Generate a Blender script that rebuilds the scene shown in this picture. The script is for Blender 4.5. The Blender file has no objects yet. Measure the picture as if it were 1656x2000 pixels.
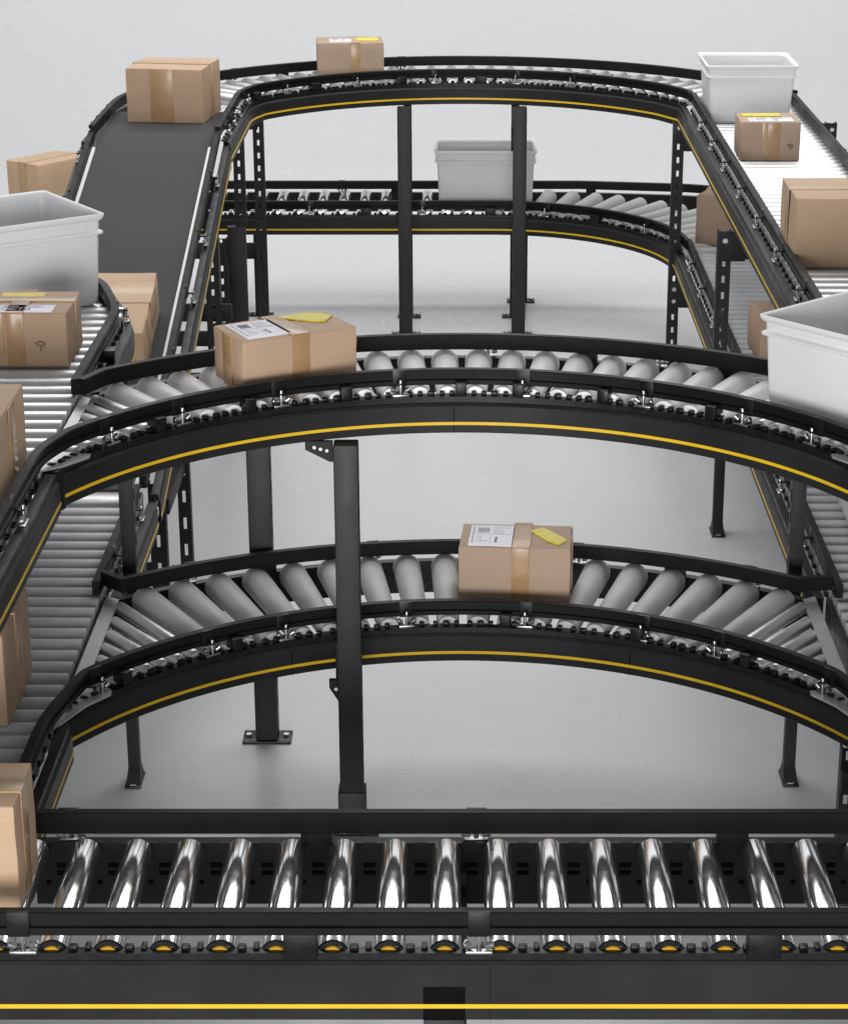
import bpy, bmesh, math, random
from math import radians as R, sin, cos, pi, sqrt, atan2, hypot
random.seed(7)
S = bpy.context.scene
COL = S.collection

# ------------------------------------------------------------------ levels (metres)
CAM_Z = 2.5875
LOW = CAM_Z - 2.07      # roller tops of the lower loop
UP = CAM_Z - 1.475      # roller tops of the upper loop

# ------------------------------------------------------------------ materials
MATS = {}
def mat(name, base, rough=0.5, metal=0.0, noise=0.0, nscale=20, bump=0.0, bscale=60, rvar=0.0, stretch=(1, 1, 1), spec=0.5, coat=0.0):
    m = bpy.data.materials.new(name); m.use_nodes = True
    nt = m.node_tree; N = nt.nodes; L = nt.links
    b = N['Principled BSDF']
    b.inputs['Base Color'].default_value = (*base, 1)
    b.inputs['Roughness'].default_value = rough
    b.inputs['Metallic'].default_value = metal
    b.inputs['Specular IOR Level'].default_value = spec
    b.inputs['Coat Weight'].default_value = coat
    if noise or bump or rvar:
        tc = N.new('ShaderNodeTexCoord'); mp = N.new('ShaderNodeMapping')
        mp.inputs['Scale'].default_value = stretch
        L.new(tc.outputs['Object'], mp.inputs['Vector'])
        nz = N.new('ShaderNodeTexNoise'); nz.inputs['Scale'].default_value = nscale
        nz.inputs['Detail'].default_value = 6; nz.inputs['Roughness'].default_value = .6
        L.new(mp.outputs[0], nz.inputs['Vector'])
        if noise:
            mx = N.new('ShaderNodeMix'); mx.data_type = 'RGBA'
            mx.inputs[6].default_value = (*[c * (1 - noise) for c in base], 1)
            mx.inputs[7].default_value = (*[min(1, c * (1 + noise)) for c in base], 1)
            cr = N.new('ShaderNodeMapRange'); cr.inputs[1].default_value = .3; cr.inputs[2].default_value = .7
            L.new(nz.outputs[0], cr.inputs[0]); L.new(cr.outputs[0], mx.inputs[0])
            L.new(mx.outputs[2], b.inputs['Base Color'])
        if rvar:
            mr = N.new('ShaderNodeMapRange')
            mr.inputs[1].default_value = .3; mr.inputs[2].default_value = .7
            mr.inputs[3].default_value = max(.02, rough - rvar); mr.inputs[4].default_value = rough + rvar
            L.new(nz.outputs[0], mr.inputs[0]); L.new(mr.outputs[0], b.inputs['Roughness'])
        if bump:
            n2 = N.new('ShaderNodeTexNoise'); n2.inputs['Scale'].default_value = bscale; n2.inputs['Detail'].default_value = 4
            L.new(mp.outputs[0], n2.inputs['Vector'])
            bp = N.new('ShaderNodeBump'); bp.inputs['Strength'].default_value = bump; bp.inputs['Distance'].default_value = .004
            L.new(n2.outputs[0], bp.inputs['Height']); L.new(bp.outputs[0], b.inputs['Normal'])
    if name in ('chrome', 'grey_sleeve', 'lit_sleeve', 'shaded_roller', 'zinc_roller', 'bin_plastic', 'cardboard', 'cardboard_light', 'cardboard_dull') and b.inputs['Base Color'].is_linked:
        oi = N.new('ShaderNodeObjectInfo'); rr = N.new('ShaderNodeMapRange'); a = .09 if 'card' in name else .06
        rr.inputs[3].default_value = 1 - a; rr.inputs[4].default_value = 1 + a * .6
        L.new(oi.outputs['Random'], rr.inputs[0])
        vs = N.new('ShaderNodeVectorMath'); vs.operation = 'SCALE'
        L.new(b.inputs['Base Color'].links[0].from_socket, vs.inputs[0]); L.new(rr.outputs[0], vs.inputs['Scale'])
        L.new(vs.outputs[0], b.inputs['Base Color'])
    MATS[name] = m
    return m

mat('black_paint', (.0185, .0185, .0195), .50, 0, .25, 5, .04, 300, .10, spec=.22)
mat('black_frame', (.0065, .0065, .007), .40, 0, .3, 30, .08, 200, .1, spec=.3)
mat('black_rail', (.0065, .0065, .0068), .52, 0, .3, 8, .0, 60, .10, spec=.18)
mat('post_paint', (.023, .023, .024), .5, 0, .15, 12, .05, 250, .06, spec=.3)
mat('chrome', (.90, .90, .91), .135, .93, .04, 30, 0, 60, .05, (1, 1, 8))
mat('zinc_roller', (.70, .70, .71), .36, .65, .05, 25, .0, 200, .06, (1, 1, 8))
mat('lit_sleeve', (.86, .855, .845), .36, 0, .04, 14, .02, 200, .06)  # whiter copy of the grey sleeve, bright light painted into its colour
mat('shaded_roller', (.46, .465, .475), .5, .15, .06, 25, .0, 200, .06, (1, 1, 8))  # lower lane rollers, shade from the conveyor above put into the colour
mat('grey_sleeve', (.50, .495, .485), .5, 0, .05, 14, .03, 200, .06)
mat('yellow_stripe', (.80, .50, .010), .45, 0, .05, 20)
mat('yellow_cap', (.58, .33, .010), .4)
mat('belt', (.062, .062, .063), .75, 0, .06, 160, .12, 500, .05, spec=.15)
mat('belt_trim', (.75, .75, .74), .35)
mat('steel_plate', (.55, .55, .55), .38, .6, .06, 10, 0, 60, .08)
mat('bolt_steel', (.46, .46, .46), .34, 1, .1, 60)
mat('bin_plastic', (.77, .775, .78), .38, 0, .03, 6, .03, 120, .05)
mat('tape', (.40, .245, .125), .28, 0, .06, 20, .02, 120, .06)
mat('tape_pale', (.47, .31, .17), .30, 0, .05, 20, .02, 120, .06)
mat('label_paper', (.74, .73, .79), .5, 0, .03, 30)
mat('label_ink', (.12, .11, .13), .6)
mat('label_grey', (.42, .41, .46), .6)
mat('sticker_yellow', (.66, .55, .035), .5, 0, .12, 60)
mat('mark_ink', (.15, .105, .065), .7, 0, .2, 80)

def cardboard(name, base):
    m = mat(name, base, .72, 0, .05, 7, .04, 350, .05)
    nt = m.node_tree; N = nt.nodes; L = nt.links; b = N['Principled BSDF']
    src = b.inputs['Base Color'].links[0].from_socket
    tc = N.new('ShaderNodeTexCoord'); w = N.new('ShaderNodeTexNoise')
    mp = N.new('ShaderNodeMapping'); mp.inputs['Scale'].default_value = (4, 4, 260)
    L.new(tc.outputs['Object'], mp.inputs['Vector']); L.new(mp.outputs[0], w.inputs['Vector'])
    w.inputs['Scale'].default_value = 1.2; w.inputs['Detail'].default_value = 2
    mr = N.new('ShaderNodeMapRange'); mr.inputs[3].default_value = .94; mr.inputs[4].default_value = 1.05
    L.new(w.outputs[0], mr.inputs[0])
    sp = N.new('ShaderNodeTexNoise'); sp.inputs['Scale'].default_value = 240; sp.inputs['Detail'].default_value = 2
    L.new(tc.outputs['Object'], sp.inputs['Vector'])
    m2 = N.new('ShaderNodeMapRange'); m2.inputs[1].default_value = .62; m2.inputs[2].default_value = .75
    m2.inputs[3].default_value = 1.0; m2.inputs[4].default_value = .86
    L.new(sp.outputs[0], m2.inputs[0])
    mu = N.new('ShaderNodeMath'); mu.operation = 'MULTIPLY'; L.new(mr.outputs[0], mu.inputs[0]); L.new(m2.outputs[0], mu.inputs[1])
    vm = N.new('ShaderNodeVectorMath'); vm.operation = 'SCALE'
    L.new(src, vm.inputs[0]); L.new(mu.outputs[0], vm.inputs['Scale'])
    L.new(vm.outputs[0], b.inputs['Base Color'])
cardboard('cardboard', (.49, .335, .225))
cardboard('cardboard_light', (.565, .39, .25))
cardboard('cardboard_dull', (.42, .30, .215))

# floor: pale sealed concrete, a few scuffs and stains
fm = mat('floor_paint', (.62, .625, .63), .27, 0, .012, 1.3, .004, 30, .06)
def floor_detail(m):
    nt = m.node_tree; N = nt.nodes; L = nt.links; b = N['Principled BSDF']
    src = b.inputs['Base Color'].links[0].from_socket
    tc = N.new('ShaderNodeTexCoord')
    v = N.new('ShaderNodeTexNoise'); v.inputs['Scale'].default_value = 9; v.inputs['Detail'].default_value = 8; v.inputs['Roughness'].default_value = .7
    L.new(tc.outputs['Object'], v.inputs['Vector'])
    mr = N.new('ShaderNodeMapRange'); mr.inputs[1].default_value = .35; mr.inputs[2].default_value = .75; mr.inputs[3].default_value = .98; mr.inputs[4].default_value = 1.01
    L.new(v.outputs[0], mr.inputs[0])
    v2 = N.new('ShaderNodeTexNoise'); v2.inputs['Scale'].default_value = 5.5; v2.inputs['Detail'].default_value = 3
    mp = N.new('ShaderNodeMapping'); mp.inputs['Scale'].default_value = (1, 2.6, 1); mp.inputs['Rotation'].default_value = (0, 0, .6)
    L.new(tc.outputs['Object'], mp.inputs['Vector']); L.new(mp.outputs[0], v2.inputs['Vector'])
    m2 = N.new('ShaderNodeMapRange'); m2.inputs[1].default_value = .68; m2.inputs[2].default_value = .80; m2.inputs[3].default_value = 1.0; m2.inputs[4].default_value = 1.05
    L.new(v2.outputs[0], m2.inputs[0])
    mu = N.new('ShaderNodeMath'); mu.operation = 'MULTIPLY'; L.new(mr.outputs[0], mu.inputs[0]); L.new(m2.outputs[0], mu.inputs[1])
    vm = N.new('ShaderNodeVectorMath'); vm.operation = 'SCALE'
    L.new(src, vm.inputs[0]); L.new(mu.outputs[0], vm.inputs['Scale']); L.new(vm.outputs[0], b.inputs['Base Color'])
floor_detail(fm)

def wear(name, lo=.66, hi=.74, k=3.2, sc=38):
    m = MATS[name]; nt = m.node_tree; N = nt.nodes; L = nt.links; b = N['Principled BSDF']
    src = b.inputs['Base Color'].links[0].from_socket
    tc = N.new('ShaderNodeTexCoord'); mp = N.new('ShaderNodeMapping'); mp.inputs['Scale'].default_value = (1, 1, 2.2)
    L.new(tc.outputs['Object'], mp.inputs['Vector'])
    n = N.new('ShaderNodeTexNoise'); n.inputs['Scale'].default_value = sc; n.inputs['Detail'].default_value = 7; n.inputs['Roughness'].default_value = .72
    L.new(mp.outputs[0], n.inputs['Vector'])
    r = N.new('ShaderNodeMapRange'); r.inputs[1].default_value = lo; r.inputs[2].default_value = hi; r.inputs[3].default_value = 1; r.inputs[4].default_value = k
    L.new(n.outputs[0], r.inputs[0])
    v = N.new('ShaderNodeVectorMath'); v.operation = 'SCALE'; L.new(src, v.inputs[0]); L.new(r.outputs[0], v.inputs['Scale']); L.new(v.outputs[0], b.inputs['Base Color'])
wear('black_paint'); wear('post_paint'); wear('black_rail', .63, .72, 4.5, 55)
wear('bin_plastic', .66, .76, .88, 24); wear('tape', .6, .7, .85, 30)

# ------------------------------------------------------------------ mesh helpers
class MB:
    def __init__(s): s.v = []; s.f = []; s.m = []; s.mats = []
    def mi(s, name):
        if name not in s.mats: s.mats.append(name)
        return s.mats.index(name)
    def add(s, vs, fs, m):
        o = len(s.v); k = s.mi(m)
        s.v += [tuple(v) for v in vs]
        for f in fs: s.f.append([i + o for i in f]); s.m.append(k)
    def box(s, x0, x1, y0, y1, z0, z1, m, T=None):
        vs = [(x, y, z) for z in (z0, z1) for y in (y0, y1) for x in (x0, x1)]
        if T: vs = [T(v) for v in vs]
        s.add(vs, [(0, 2, 3, 1), (4, 5, 7, 6), (0, 1, 5, 4), (2, 6, 7, 3), (0, 4, 6, 2), (1, 3, 7, 5)], m)
    def cbox(s, x0, x1, y0, y1, z0, z1, m, c=.002, T=None):
        # box with chamfered vertical and horizontal edges
        bm = bmesh.new(); bmesh.ops.create_cube(bm, size=1)
        for v in bm.verts:
            v.co = ((x0 + x1) / 2 + v.co.x * (x1 - x0), (y0 + y1) / 2 + v.co.y * (y1 - y0), (z0 + z1) / 2 + v.co.z * (z1 - z0))
        bmesh.ops.bevel(bm, geom=bm.edges[:], offset=c, segments=2, profile=.5, affect='EDGES')
        s.bm(bm, m, T)
    def bm(s, bm, m, T=None):
        bm.verts.index_update()
        vs = [tuple(v.co) for v in bm.verts]
        if T: vs = [T(v) for v in vs]
        s.add(vs, [[v.index for v in f.verts] for f in bm.faces], m); bm.free()
    def cyl(s, p, q, r0, r1, m, n=20, caps=True, round_=0.0):
        px, py, pz = p; dx, dy, dz = q[0] - px, q[1] - py, q[2] - pz
        l = sqrt(dx * dx + dy * dy + dz * dz); d = (dx / l, dy / l, dz / l)
        a = (0, 0, 1) if abs(d[2]) < .9 else (1, 0, 0)
        u = (d[1] * a[2] - d[2] * a[1], d[2] * a[0] - d[0] * a[2], d[0] * a[1] - d[1] * a[0])
        k = sqrt(sum(c * c for c in u)); u = [c / k for c in u]
        w = (d[1] * u[2] - d[2] * u[1], d[2] * u[0] - d[0] * u[2], d[0] * u[1] - d[1] * u[0])
        rings = [(0, r0), (l, r1)]
        if round_: rings = [(0, r0 - round_), (round_ * .3, r0 - round_ * .3), (round_, r0), (l - round_, r1), (l - round_ * .3, r1 - round_ * .3), (l, r1 - round_)]
        vs = []; fs = []
        for t, r in rings:
            for i in range(n):
                an = 2 * pi * i / n
                vs.append(tuple((px, py, pz)[j] + d[j] * t + r * (cos(an) * u[j] + sin(an) * w[j]) for j in range(3)))
        for k2 in range(len(rings) - 1):
            for i in range(n):
                j = (i + 1) % n
                fs.append((k2 * n + i, k2 * n + j, k2 * n + n + j, k2 * n + n + i))
        if caps:
            fs.append(tuple(range(n - 1, -1, -1))); fs.append(tuple(range((len(rings) - 1) * n, len(rings) * n)))
        s.add(vs, fs, m)
    def sweep(s, path, prof, side, m):
        n = normals(path, side); k = len(prof); vs = []; fs = []
        for (x, y, z), (nx, ny) in zip(path, n):
            for o, h in prof: vs.append((x + nx * o, y + ny * o, z + h))
        for i in range(len(path) - 1):
            for j in range(k):
                j2 = (j + 1) % k
                fs.append((i * k + j, i * k + j2, (i + 1) * k + j2, (i + 1) * k + j))
        fs.append(tuple(range(k))); fs.append(tuple(range((len(path) - 1) * k, len(path) * k))[::-1])
        s.add(vs, fs, m)
    def build(s, name, parent=None, smooth=35, at=None):
        me = bpy.data.meshes.new(name)
        me.from_pydata(s.v, [], s.f)
        for n in s.mats: me.materials.append(MATS[n])
        me.polygons.foreach_set('material_index', s.m)
        b = bmesh.new(); b.from_mesh(me); bmesh.ops.recalc_face_normals(b, faces=b.faces[:]); b.to_mesh(me); b.free()
        if smooth:
            me.polygons.foreach_set('use_smooth', [True] * len(me.polygons))
            me.set_sharp_from_angle(angle=R(smooth))
        me.update()
        o = bpy.data.objects.new(name, me); COL.objects.link(o)
        if parent: o.parent = parent
        if at: o.location = at
        return o

def normals(path, side):
    out = []; n = len(path)
    def nr(a, b):
        dx, dy = b[0] - a[0], b[1] - a[1]; l = hypot(dx, dy) or 1
        return (dy / l * side, -dx / l * side)
    for i in range(n):
        a = nr(path[i - 1], path[i]) if i else None
        b = nr(path[i], path[i + 1]) if i < n - 1 else None
        if a and b:
            x, y = a[0] + b[0], a[1] + b[1]; l = hypot(x, y); x /= l; y /= l
            c = max(.5, x * a[0] + y * a[1]); out.append((x / c, y / c))
        else: out.append(a or b)
    return out

def fillet(pts, r, n=7):
    out = [pts[0]]
    for a, b, c in zip(pts, pts[1:], pts[2:]):
        la = sqrt(sum((a[i] - b[i]) ** 2 for i in range(3))); lc = sqrt(sum((c[i] - b[i]) ** 2 for i in range(3)))
        d = min(r, la * .49, lc * .49)
        p = [b[i] + (a[i] - b[i]) * d / la for i in range(3)]; q = [b[i] + (c[i] - b[i]) * d / lc for i in range(3)]
        for k in range(n + 1):
            t = k / n
            out.append(tuple((1 - t) ** 2 * p[i] + 2 * t * (1 - t) * b[i] + t * t * q[i] for i in range(3)))
    out.append(pts[-1]); return out

def arc(cx, cy, r, a0, a1, z, n=40):
    # angle measured from straight ahead (+Y), positive to the right
    return [(cx + r * sin(R(a0 + (a1 - a0) * i / n)), cy + r * cos(R(a0 + (a1 - a0) * i / n)), z) for i in range(n + 1)]

def along(path, d):
    # point and tangent at distance d along a path
    for a, b in zip(path, path[1:]):
        l = sqrt(sum((b[i] - a[i]) ** 2 for i in range(3)))
        if d <= l or b is path[-1]:
            t = d / l if l else 0
            h = hypot(b[0] - a[0], b[1] - a[1])
            return tuple(a[i] + (b[i] - a[i]) * t for i in range(3)), ((b[0] - a[0]) / h, (b[1] - a[1]) / h)
        d -= l
def length(path): return sum(sqrt(sum((b[i] - a[i]) ** 2 for i in range(3))) for a, b in zip(path, path[1:]))

def thing(name, label, cat, loc=(0, 0, 0), rz=0, group=None):
    o = bpy.data.objects.new(name, None); COL.objects.link(o)
    o.location = loc; o.rotation_euler = (0, 0, rz); o.empty_display_size = .1
    o['label'] = label; o['category'] = cat
    if group: o['group'] = group
    return o

def dup(o, parent):
    c = o.copy(); COL.objects.link(c); c.parent = parent
    for ch in o.children: dup(ch, c)
    return c

# ------------------------------------------------------------------ conveyor sides
HP = .069; RB, RT = .003, .040      # panel height, guide rail bottom and top above the roller tops
def frame_prof(hp):
    b = -.034 - hp - .001
    return [(.008, b), (.008, -.016), (.030, -.016), (.030, -.030), (.027, -.030), (.027, -.020), (.012, -.020), (.012, b)]
def panel_prof(hp):
    b = -.034 - hp
    return [(.022, -.0315), (.030, -.0315), (.0355, -.038), (.0355, b + .003), (.033, b), (.022, b), (.022, b + .004), (.0315, b + .004), (.0315, -.040), (.028, -.0355), (.022, -.0355)]
def stripe_prof(hp):
    z = -.034 - hp * (.66 if hp < .1 else .745); t = .0027 + hp * .014
    return [(.034, z - t), (.0367, z - t), (.0367, z + t), (.034, z + t)]
def rail_prof(b, t):
    m = (b + t) / 2; g = (t - b) * .13; e = .0018
    return [(0, b + e), (e, b), (.019, b), (.021, b + e), (.021, m - g - .002), (.015, m - g), (.015, m + g), (.021, m + g + .002), (.021, t - e), (.019, t), (e, t), (0, t - e)]

def shift(prof, do=0, dz=0): return [(o + do, z + dz) for o, z in prof]

def frame_T(path, side, d):
    (x, y, z), (tx, ty) = along(path, d)
    nx, ny = ty * side, -tx * side
    return lambda p: (x + tx * p[0] + nx * p[1], y + ty * p[0] + ny * p[1], z + p[2])

def clamp_at(parent, path, side, d, off=-.022, rb=RB, rt=RT):
    # a joint block wrapped round the back of the rail, carried on a steel stud with a wing bolt on the frame flange
    T = frame_T(path, side, d); k = max(.75, (rt - rb) / .047); f = .019 if off < 0 else off - .006   # f: where the stud stands on the flange
    m = MB(); m.cbox(-.020 * k, .020 * k, off + .0150, off + .0226, rb - .001, rt + .0012, 'black_frame', .001, T)
    c = m.build('clamp', parent)
    if off < 0:
        q = MB(); q.cbox(-.009 * k, .009 * k, off + .0215, max(f + .005, off + .028), rb + .009, rb + .0135, 'black_frame', .001, T); q.build('clamp_arm', c)
    q = MB(); q.cyl(T((0, f, -.0155)), T((0, f, rb + .020)), .0050 * k, .0050 * k, 'bolt_steel', 12, round_=.0012)
    q.build('clamp_rod', c)
    q = MB(); q.cbox(-.024 * k, .024 * k, f - .006, f + .007, -.0160, -.0105, 'bolt_steel', .001, T); q.build('clamp_foot', c)
    for e in (-1, 1):
        q = MB(); q.cyl(T((e * .012 * k, f - .002, -.005)), T((e * .027 * k, f - .002, .002)), .0055 * k, .0085 * k, 'bolt_steel', 12, round_=.002); q.build('wing_nut', c)

def block_at(parent, path, side, d, w=.05, off=-.022, rb=RB, rt=RT):
    T = frame_T(path, side, d)
    m = MB(); m.cbox(-w / 2, w / 2, *((off + .012, .029) if off < 0 else (.016, off + .0195)), -.0158, rb + .012, 'black_frame', .002, T)
    m.build('rail_block', parent)

def side(parent, path, sgn, frame=None, panel=True, rail=None, clamps=(), blocks=(), nubs=0, rail_off=-.022, slots=None, stripe=True, hp=HP, rb=RB, rt=RT, bw=.045):
    fp = frame or path
    m = MB(); m.sweep(fp, frame_prof(hp), sgn, 'black_paint' if slots else 'black_frame')
    if nubs:
        d = nubs / 2
        while d < length(fp):
            T = frame_T(fp, sgn, d)
            m.cbox(-.008, .008, .010, .022, -.0165, -.006, 'black_frame', .0025, T)
            for e in (-1, 1): m.cbox(*sorted((e * .020, e * .031)), .0, .018, -.0162, -.009, 'black_frame', .002, T)
            d += nubs
    if slots:
        for s0 in slots:
            T = frame_T(fp, sgn, s0)
            for zz in (-.066, -.083): m.box(-.012, .012, .0060, .0095, zz - .0045, zz + .0045, 'slot_dark', T)
            for xx in (-.03, .03): m.cyl(T((xx, .0060, -.104)), T((xx, .0095, -.104)), .0055, .0055, 'slot_dark', 10)
            # roller bearing ears hanging from the top flange
            for e in (-1, 1):
                xs = sorted((e * .011, e * .036))
                m.add([T(p) for p in ((xs[0], .000, -.013), (xs[1], .000, -.013), (e * .026 + .005, .000, -.046), (e * .026 - .005, .000, -.046),
                                      (xs[0], .0078, -.013), (xs[1], .0078, -.013), (e * .026 + .005, .0078, -.046), (e * .026 - .005, .0078, -.046))],
                      [(0, 1, 2, 3), (4, 7, 6, 5), (0, 4, 5, 1), (1, 5, 6, 2), (2, 6, 7, 3), (3, 7, 4, 0)], 'black_frame')
            m.cbox(.044, .056, -.002, .012, -.0162, -.009, 'black_frame', .002, T)
    m.build('side_frame', parent)
    if panel:
        p = MB(); p.sweep(fp, panel_prof(hp), sgn, 'black_paint'); po = p.build('side_panel', parent)
        if stripe:
            q = MB(); q.sweep(fp, stripe_prof(hp), sgn, 'yellow_stripe'); q.build('yellow_stripe', po)
    if rail is not False:
        g = MB(); g.sweep(rail or path, shift(rail_prof(rb, rt), rail_off), sgn, 'black_rail'); g.build('guide_rail', parent)
    for d in clamps: clamp_at(parent, rail or path, sgn, d, rail_off, rb, rt)
    for d in blocks: block_at(parent, rail or path, sgn, d, bw, rail_off, rb, rt)

MATS['slot_dark'] = mat('slot_dark', (.003, .003, .003), .8, spec=.1)

def roller_mesh(name, l, r0, r1, m, cap=None):
    # along local +X from 0 to l; origin at axis
    mb = MB(); mb.cyl((0, 0, 0), (l, 0, 0), r0, r1, m, 28, round_=.0022)
    if not cap: mb.cyl((-.007, 0, 0), (l + .007, 0, 0), .007, .007, 'black_frame', 10)
    return mb
def roller(parent, p, q, r0, r1, m, proto=None, cap=None):
    l = hypot(q[0] - p[0], q[1] - p[1])
    if proto is None:
        proto = roller_mesh('roller', l, r0, r1, m, cap).build('roller', parent)
        if cap:
            b = MB(); b.cyl((-.0035, 0, 0), (.001, 0, 0), r0 - .001, r0 + .0008, 'black_frame', 28); b.build('bearing_ring', proto)
            c = MB(); c.cyl((-.0065, 0, -.001), (-.003, 0, -.001), r0 - .0098, r0 - .0085, 'yellow_cap', 24); c.build('end_cap', proto)
        o = proto
    else: o = dup(proto, parent)
    o.location = p
    o.rotation_euler = (random.uniform(0, 0), 0, atan2(q[1] - p[1], q[0] - p[0]))
    return proto

def row(parent, x0, x1, y0, y1, z, pitch, r, m, axis='x', cap=None):
    # rollers between x0..x1 stepping along y (axis x), or across y stepping along x (axis y)
    pr = None
    n = int((y1 - y0) / pitch + 1e-6) if axis == 'x' else int((x1 - x0) / pitch + 1e-6)
    for i in range(n + 1):
        if axis == 'x':
            y = y0 + i * pitch; pr = roller(parent, (x0, y, z - r), (x1, y, z - r), r, r, m, pr, cap)
        else:
            x = x0 + i * pitch; pr = roller(parent, (x, y0, z - r), (x, y1, z - r), r, r, m, pr, cap)

def fan(parent, cx, cy, ri, ro, a0, a1, step, z, rin, rout, m, clipx=None):
    pr = None; a = a0
    while a <= a1 + 1e-6:
        s, c = sin(R(a)), cos(R(a)); r2 = ro
        fresh = False
        if clipx and abs(s) * ro > clipx: r2 = clipx / abs(s); fresh = True
        if r2 - ri > .05:
            p = (cx + s * ri, cy + c * ri, z - rin); q = (cx + s * r2, cy + c * r2, z - rin)
            if fresh: roller(parent, p, q, rin, rin, m)
            else:
                pr = roller(parent, (p[0], p[1], z - rin), (q[0], q[1], z - rin), rin, rout, m, pr)
        a += step

# ------------------------------------------------------------------ legs
def slotted_leg(parent, x, y, z0, z1, w=.045, d=.035, foot=True, face=-1, name='leg', m='black_paint', slot=.055):
    b = MB(); t = .004; s = .0052
    yf = y + face * d / 2
    y0, y1 = sorted((yf, yf - face * t))
    b.box(x - w / 2, x - s, y0, y1, z0, z1, m); b.box(x + s, x + w / 2, y0, y1, z0, z1, m)
    z = z0
    while z < z1 - .001:
        e = min(z1, z + slot * .56); b.box(x - s, x + s, y0, y1, z, e, m); z += slot
    ya, yb = (y1, y + d / 2) if face < 0 else (y - d / 2, y0)
    b.box(x - w / 2, x - w / 2 + t, ya, yb, z0, z1, m); b.box(x + w / 2 - t, x + w / 2, ya, yb, z0, z1, m)
    o = b.build(name, parent, 0)
    if foot: foot_plate(o, x, y, w, d, z0)
    return o
def foot_plate(o, x, y, w, d, z0=.0):
    f = MB(); f.cbox(x - w / 2 - .035, x + w / 2 + .035, y - d / 2 - .012, y + d / 2 + .012, .0005, .007, 'black_frame', .002)
    f.cyl((x - w / 2 - .02, y, .007), (x - w / 2 - .02, y, .014), .008, .008, 'bolt_steel', 8)
    f.cyl((x + w / 2 + .02, y, .007), (x + w / 2 + .02, y, .014), .008, .008, 'bolt_steel', 8)
    f.build('foot_plate', o)
def solid_post(parent, x, y, z0, z1, w=.058, d=.05, sleeve=0, foot=True, light_side=0, name='leg'):
    b = MB(); b.cbox(x - w / 2, x + w / 2, y - d / 2, y + d / 2, z0, z1, 'post_paint', .0035)
    if sleeve: b.cbox(x - w / 2 - .005, x + w / 2 + .005, y - d / 2 - .005, y + d / 2 + .005, z0, z0 + sleeve, 'post_paint', .002)
    # slotted edge strip along one side
    z = z0 + .1
    while z < z1 - .05:
        for e in (-1, 1): b.box(*(sorted((x + e * (w / 2 - .001), x + e * (w / 2 + .0006)))), y - d / 2 + .012, y - d / 2 + .024, z, z + .03, 'slot_dark')
        z += .06
    o = b.build(name, parent)
    if foot: foot_plate(o, x, y, w, d)
    return o
def bent_leg(parent, x, y, z1, w=.03):
    b = MB(); b.cbox(x - w / 2, x + w / 2, y - .015, y + .015, .03, z1, 'post_paint', .002)
    b.add([(x - w / 2, y - .015, .04), (x + w / 2, y - .015, .04), (x + w / 2 + .004, y - .05, .001), (x - w / 2 - .004, y - .05, .001),
           (x - w / 2, y + .015, .04), (x + w / 2, y + .015, .04), (x + w / 2 + .004, y + .03, .001), (x - w / 2 - .004, y + .03, .001)],
          [(0, 3, 2, 1), (4, 5, 6, 7), (0, 4, 7, 3), (1, 2, 6, 5), (3, 7, 6, 2)], 'post_paint')
    b.cyl((x, y - .0155, z1 - .06), (x, y - .019, z1 - .06), .008, .008, 'bolt_steel', 8)
    o = b.build('leg', parent)
    f = MB(); f.cbox(x - w / 2 - .006, x + w / 2 + .006, y - .055, y + .035, .0005, .006, 'black_frame', .0015)
    f.box(x - .008, x + .008, y - .048, y - .040, .0062, .0072, 'label_paper')
    f.build('foot_plate', o)
def beam(parent, x0, x1, y0, y1, z0, z1, name='cross_beam', bolts=()):
    b = MB(); b.cbox(x0, x1, y0, y1, z0, z1, 'black_paint', .003)
    for (bx, bz) in bolts: b.cyl((bx, y0 + .001, bz), (bx, y0 - .005, bz), .009, .009, 'bolt_steel', 8)
    b.build(name, parent)
def gusset(parent, x0, x1, y, z0, z1):
    # triangular bracket plate with light holes between (x0,z1),(x1,z1),(x1,z0)
    b = MB(); t = .006
    P = [(x0, z1), (x1, z1), (x1, z0), (x1 - (x1 - x0) * .12, z0), (x0, z1 - .02)]
    vs = [(x, y - t, z) for x, z in P] + [(x, y + t, z) for x, z in P]
    n = len(P)
    b.add(vs, [tuple(range(n)), tuple(range(2 * n - 1, n - 1, -1))] + [(i, (i + 1) % n, (i + 1) % n + n, i + n) for i in range(n)], 'black_paint')
    for t2 in (.3, .55, .8):
        cx, cz = x0 + (x1 - x0) * t2 * .9 + .004, z1 - .018 - (z1 - z0 - .03) * t2 * .8 + .008
        b.cyl((cx, y - t - .0006, cz), (cx, y - t + .001, cz), .0042, .0042, 'bolt_steel', 8)
    b.build('bracket', parent)

# ================================================================== SETTING
def build_floor():
    m = MB(); prof = [(-6, 0), (13.5, 0)]
    r = 4.0
    for k in range(1, 25):
        a = (pi / 2) * k / 24; prof.append((13.5 + r * sin(a), r - r * cos(a)))
    prof.append((17.5, 10))
    W = 16
    vs = []; fs = []
    for y, z in prof: vs += [(-W, y, z), (W, y, z)]
    for i in range(len(prof) - 1): fs.append((2 * i, 2 * i + 1, 2 * i + 3, 2 * i + 2))
    m.add(vs, fs, 'floor_paint')
    o = m.build('floor', None, 60)
    # normals up
    o['kind'] = 'structure'; o['label'] = 'pale grey studio floor sweeping up into a seamless backdrop'
    o.data.flip_normals() if o.data.polygons[0].normal.z < 0 else None
build_floor()

# ================================================================== LOWER LOOP
CG = 'black framed conveyor sections of the two level loop'
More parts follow.
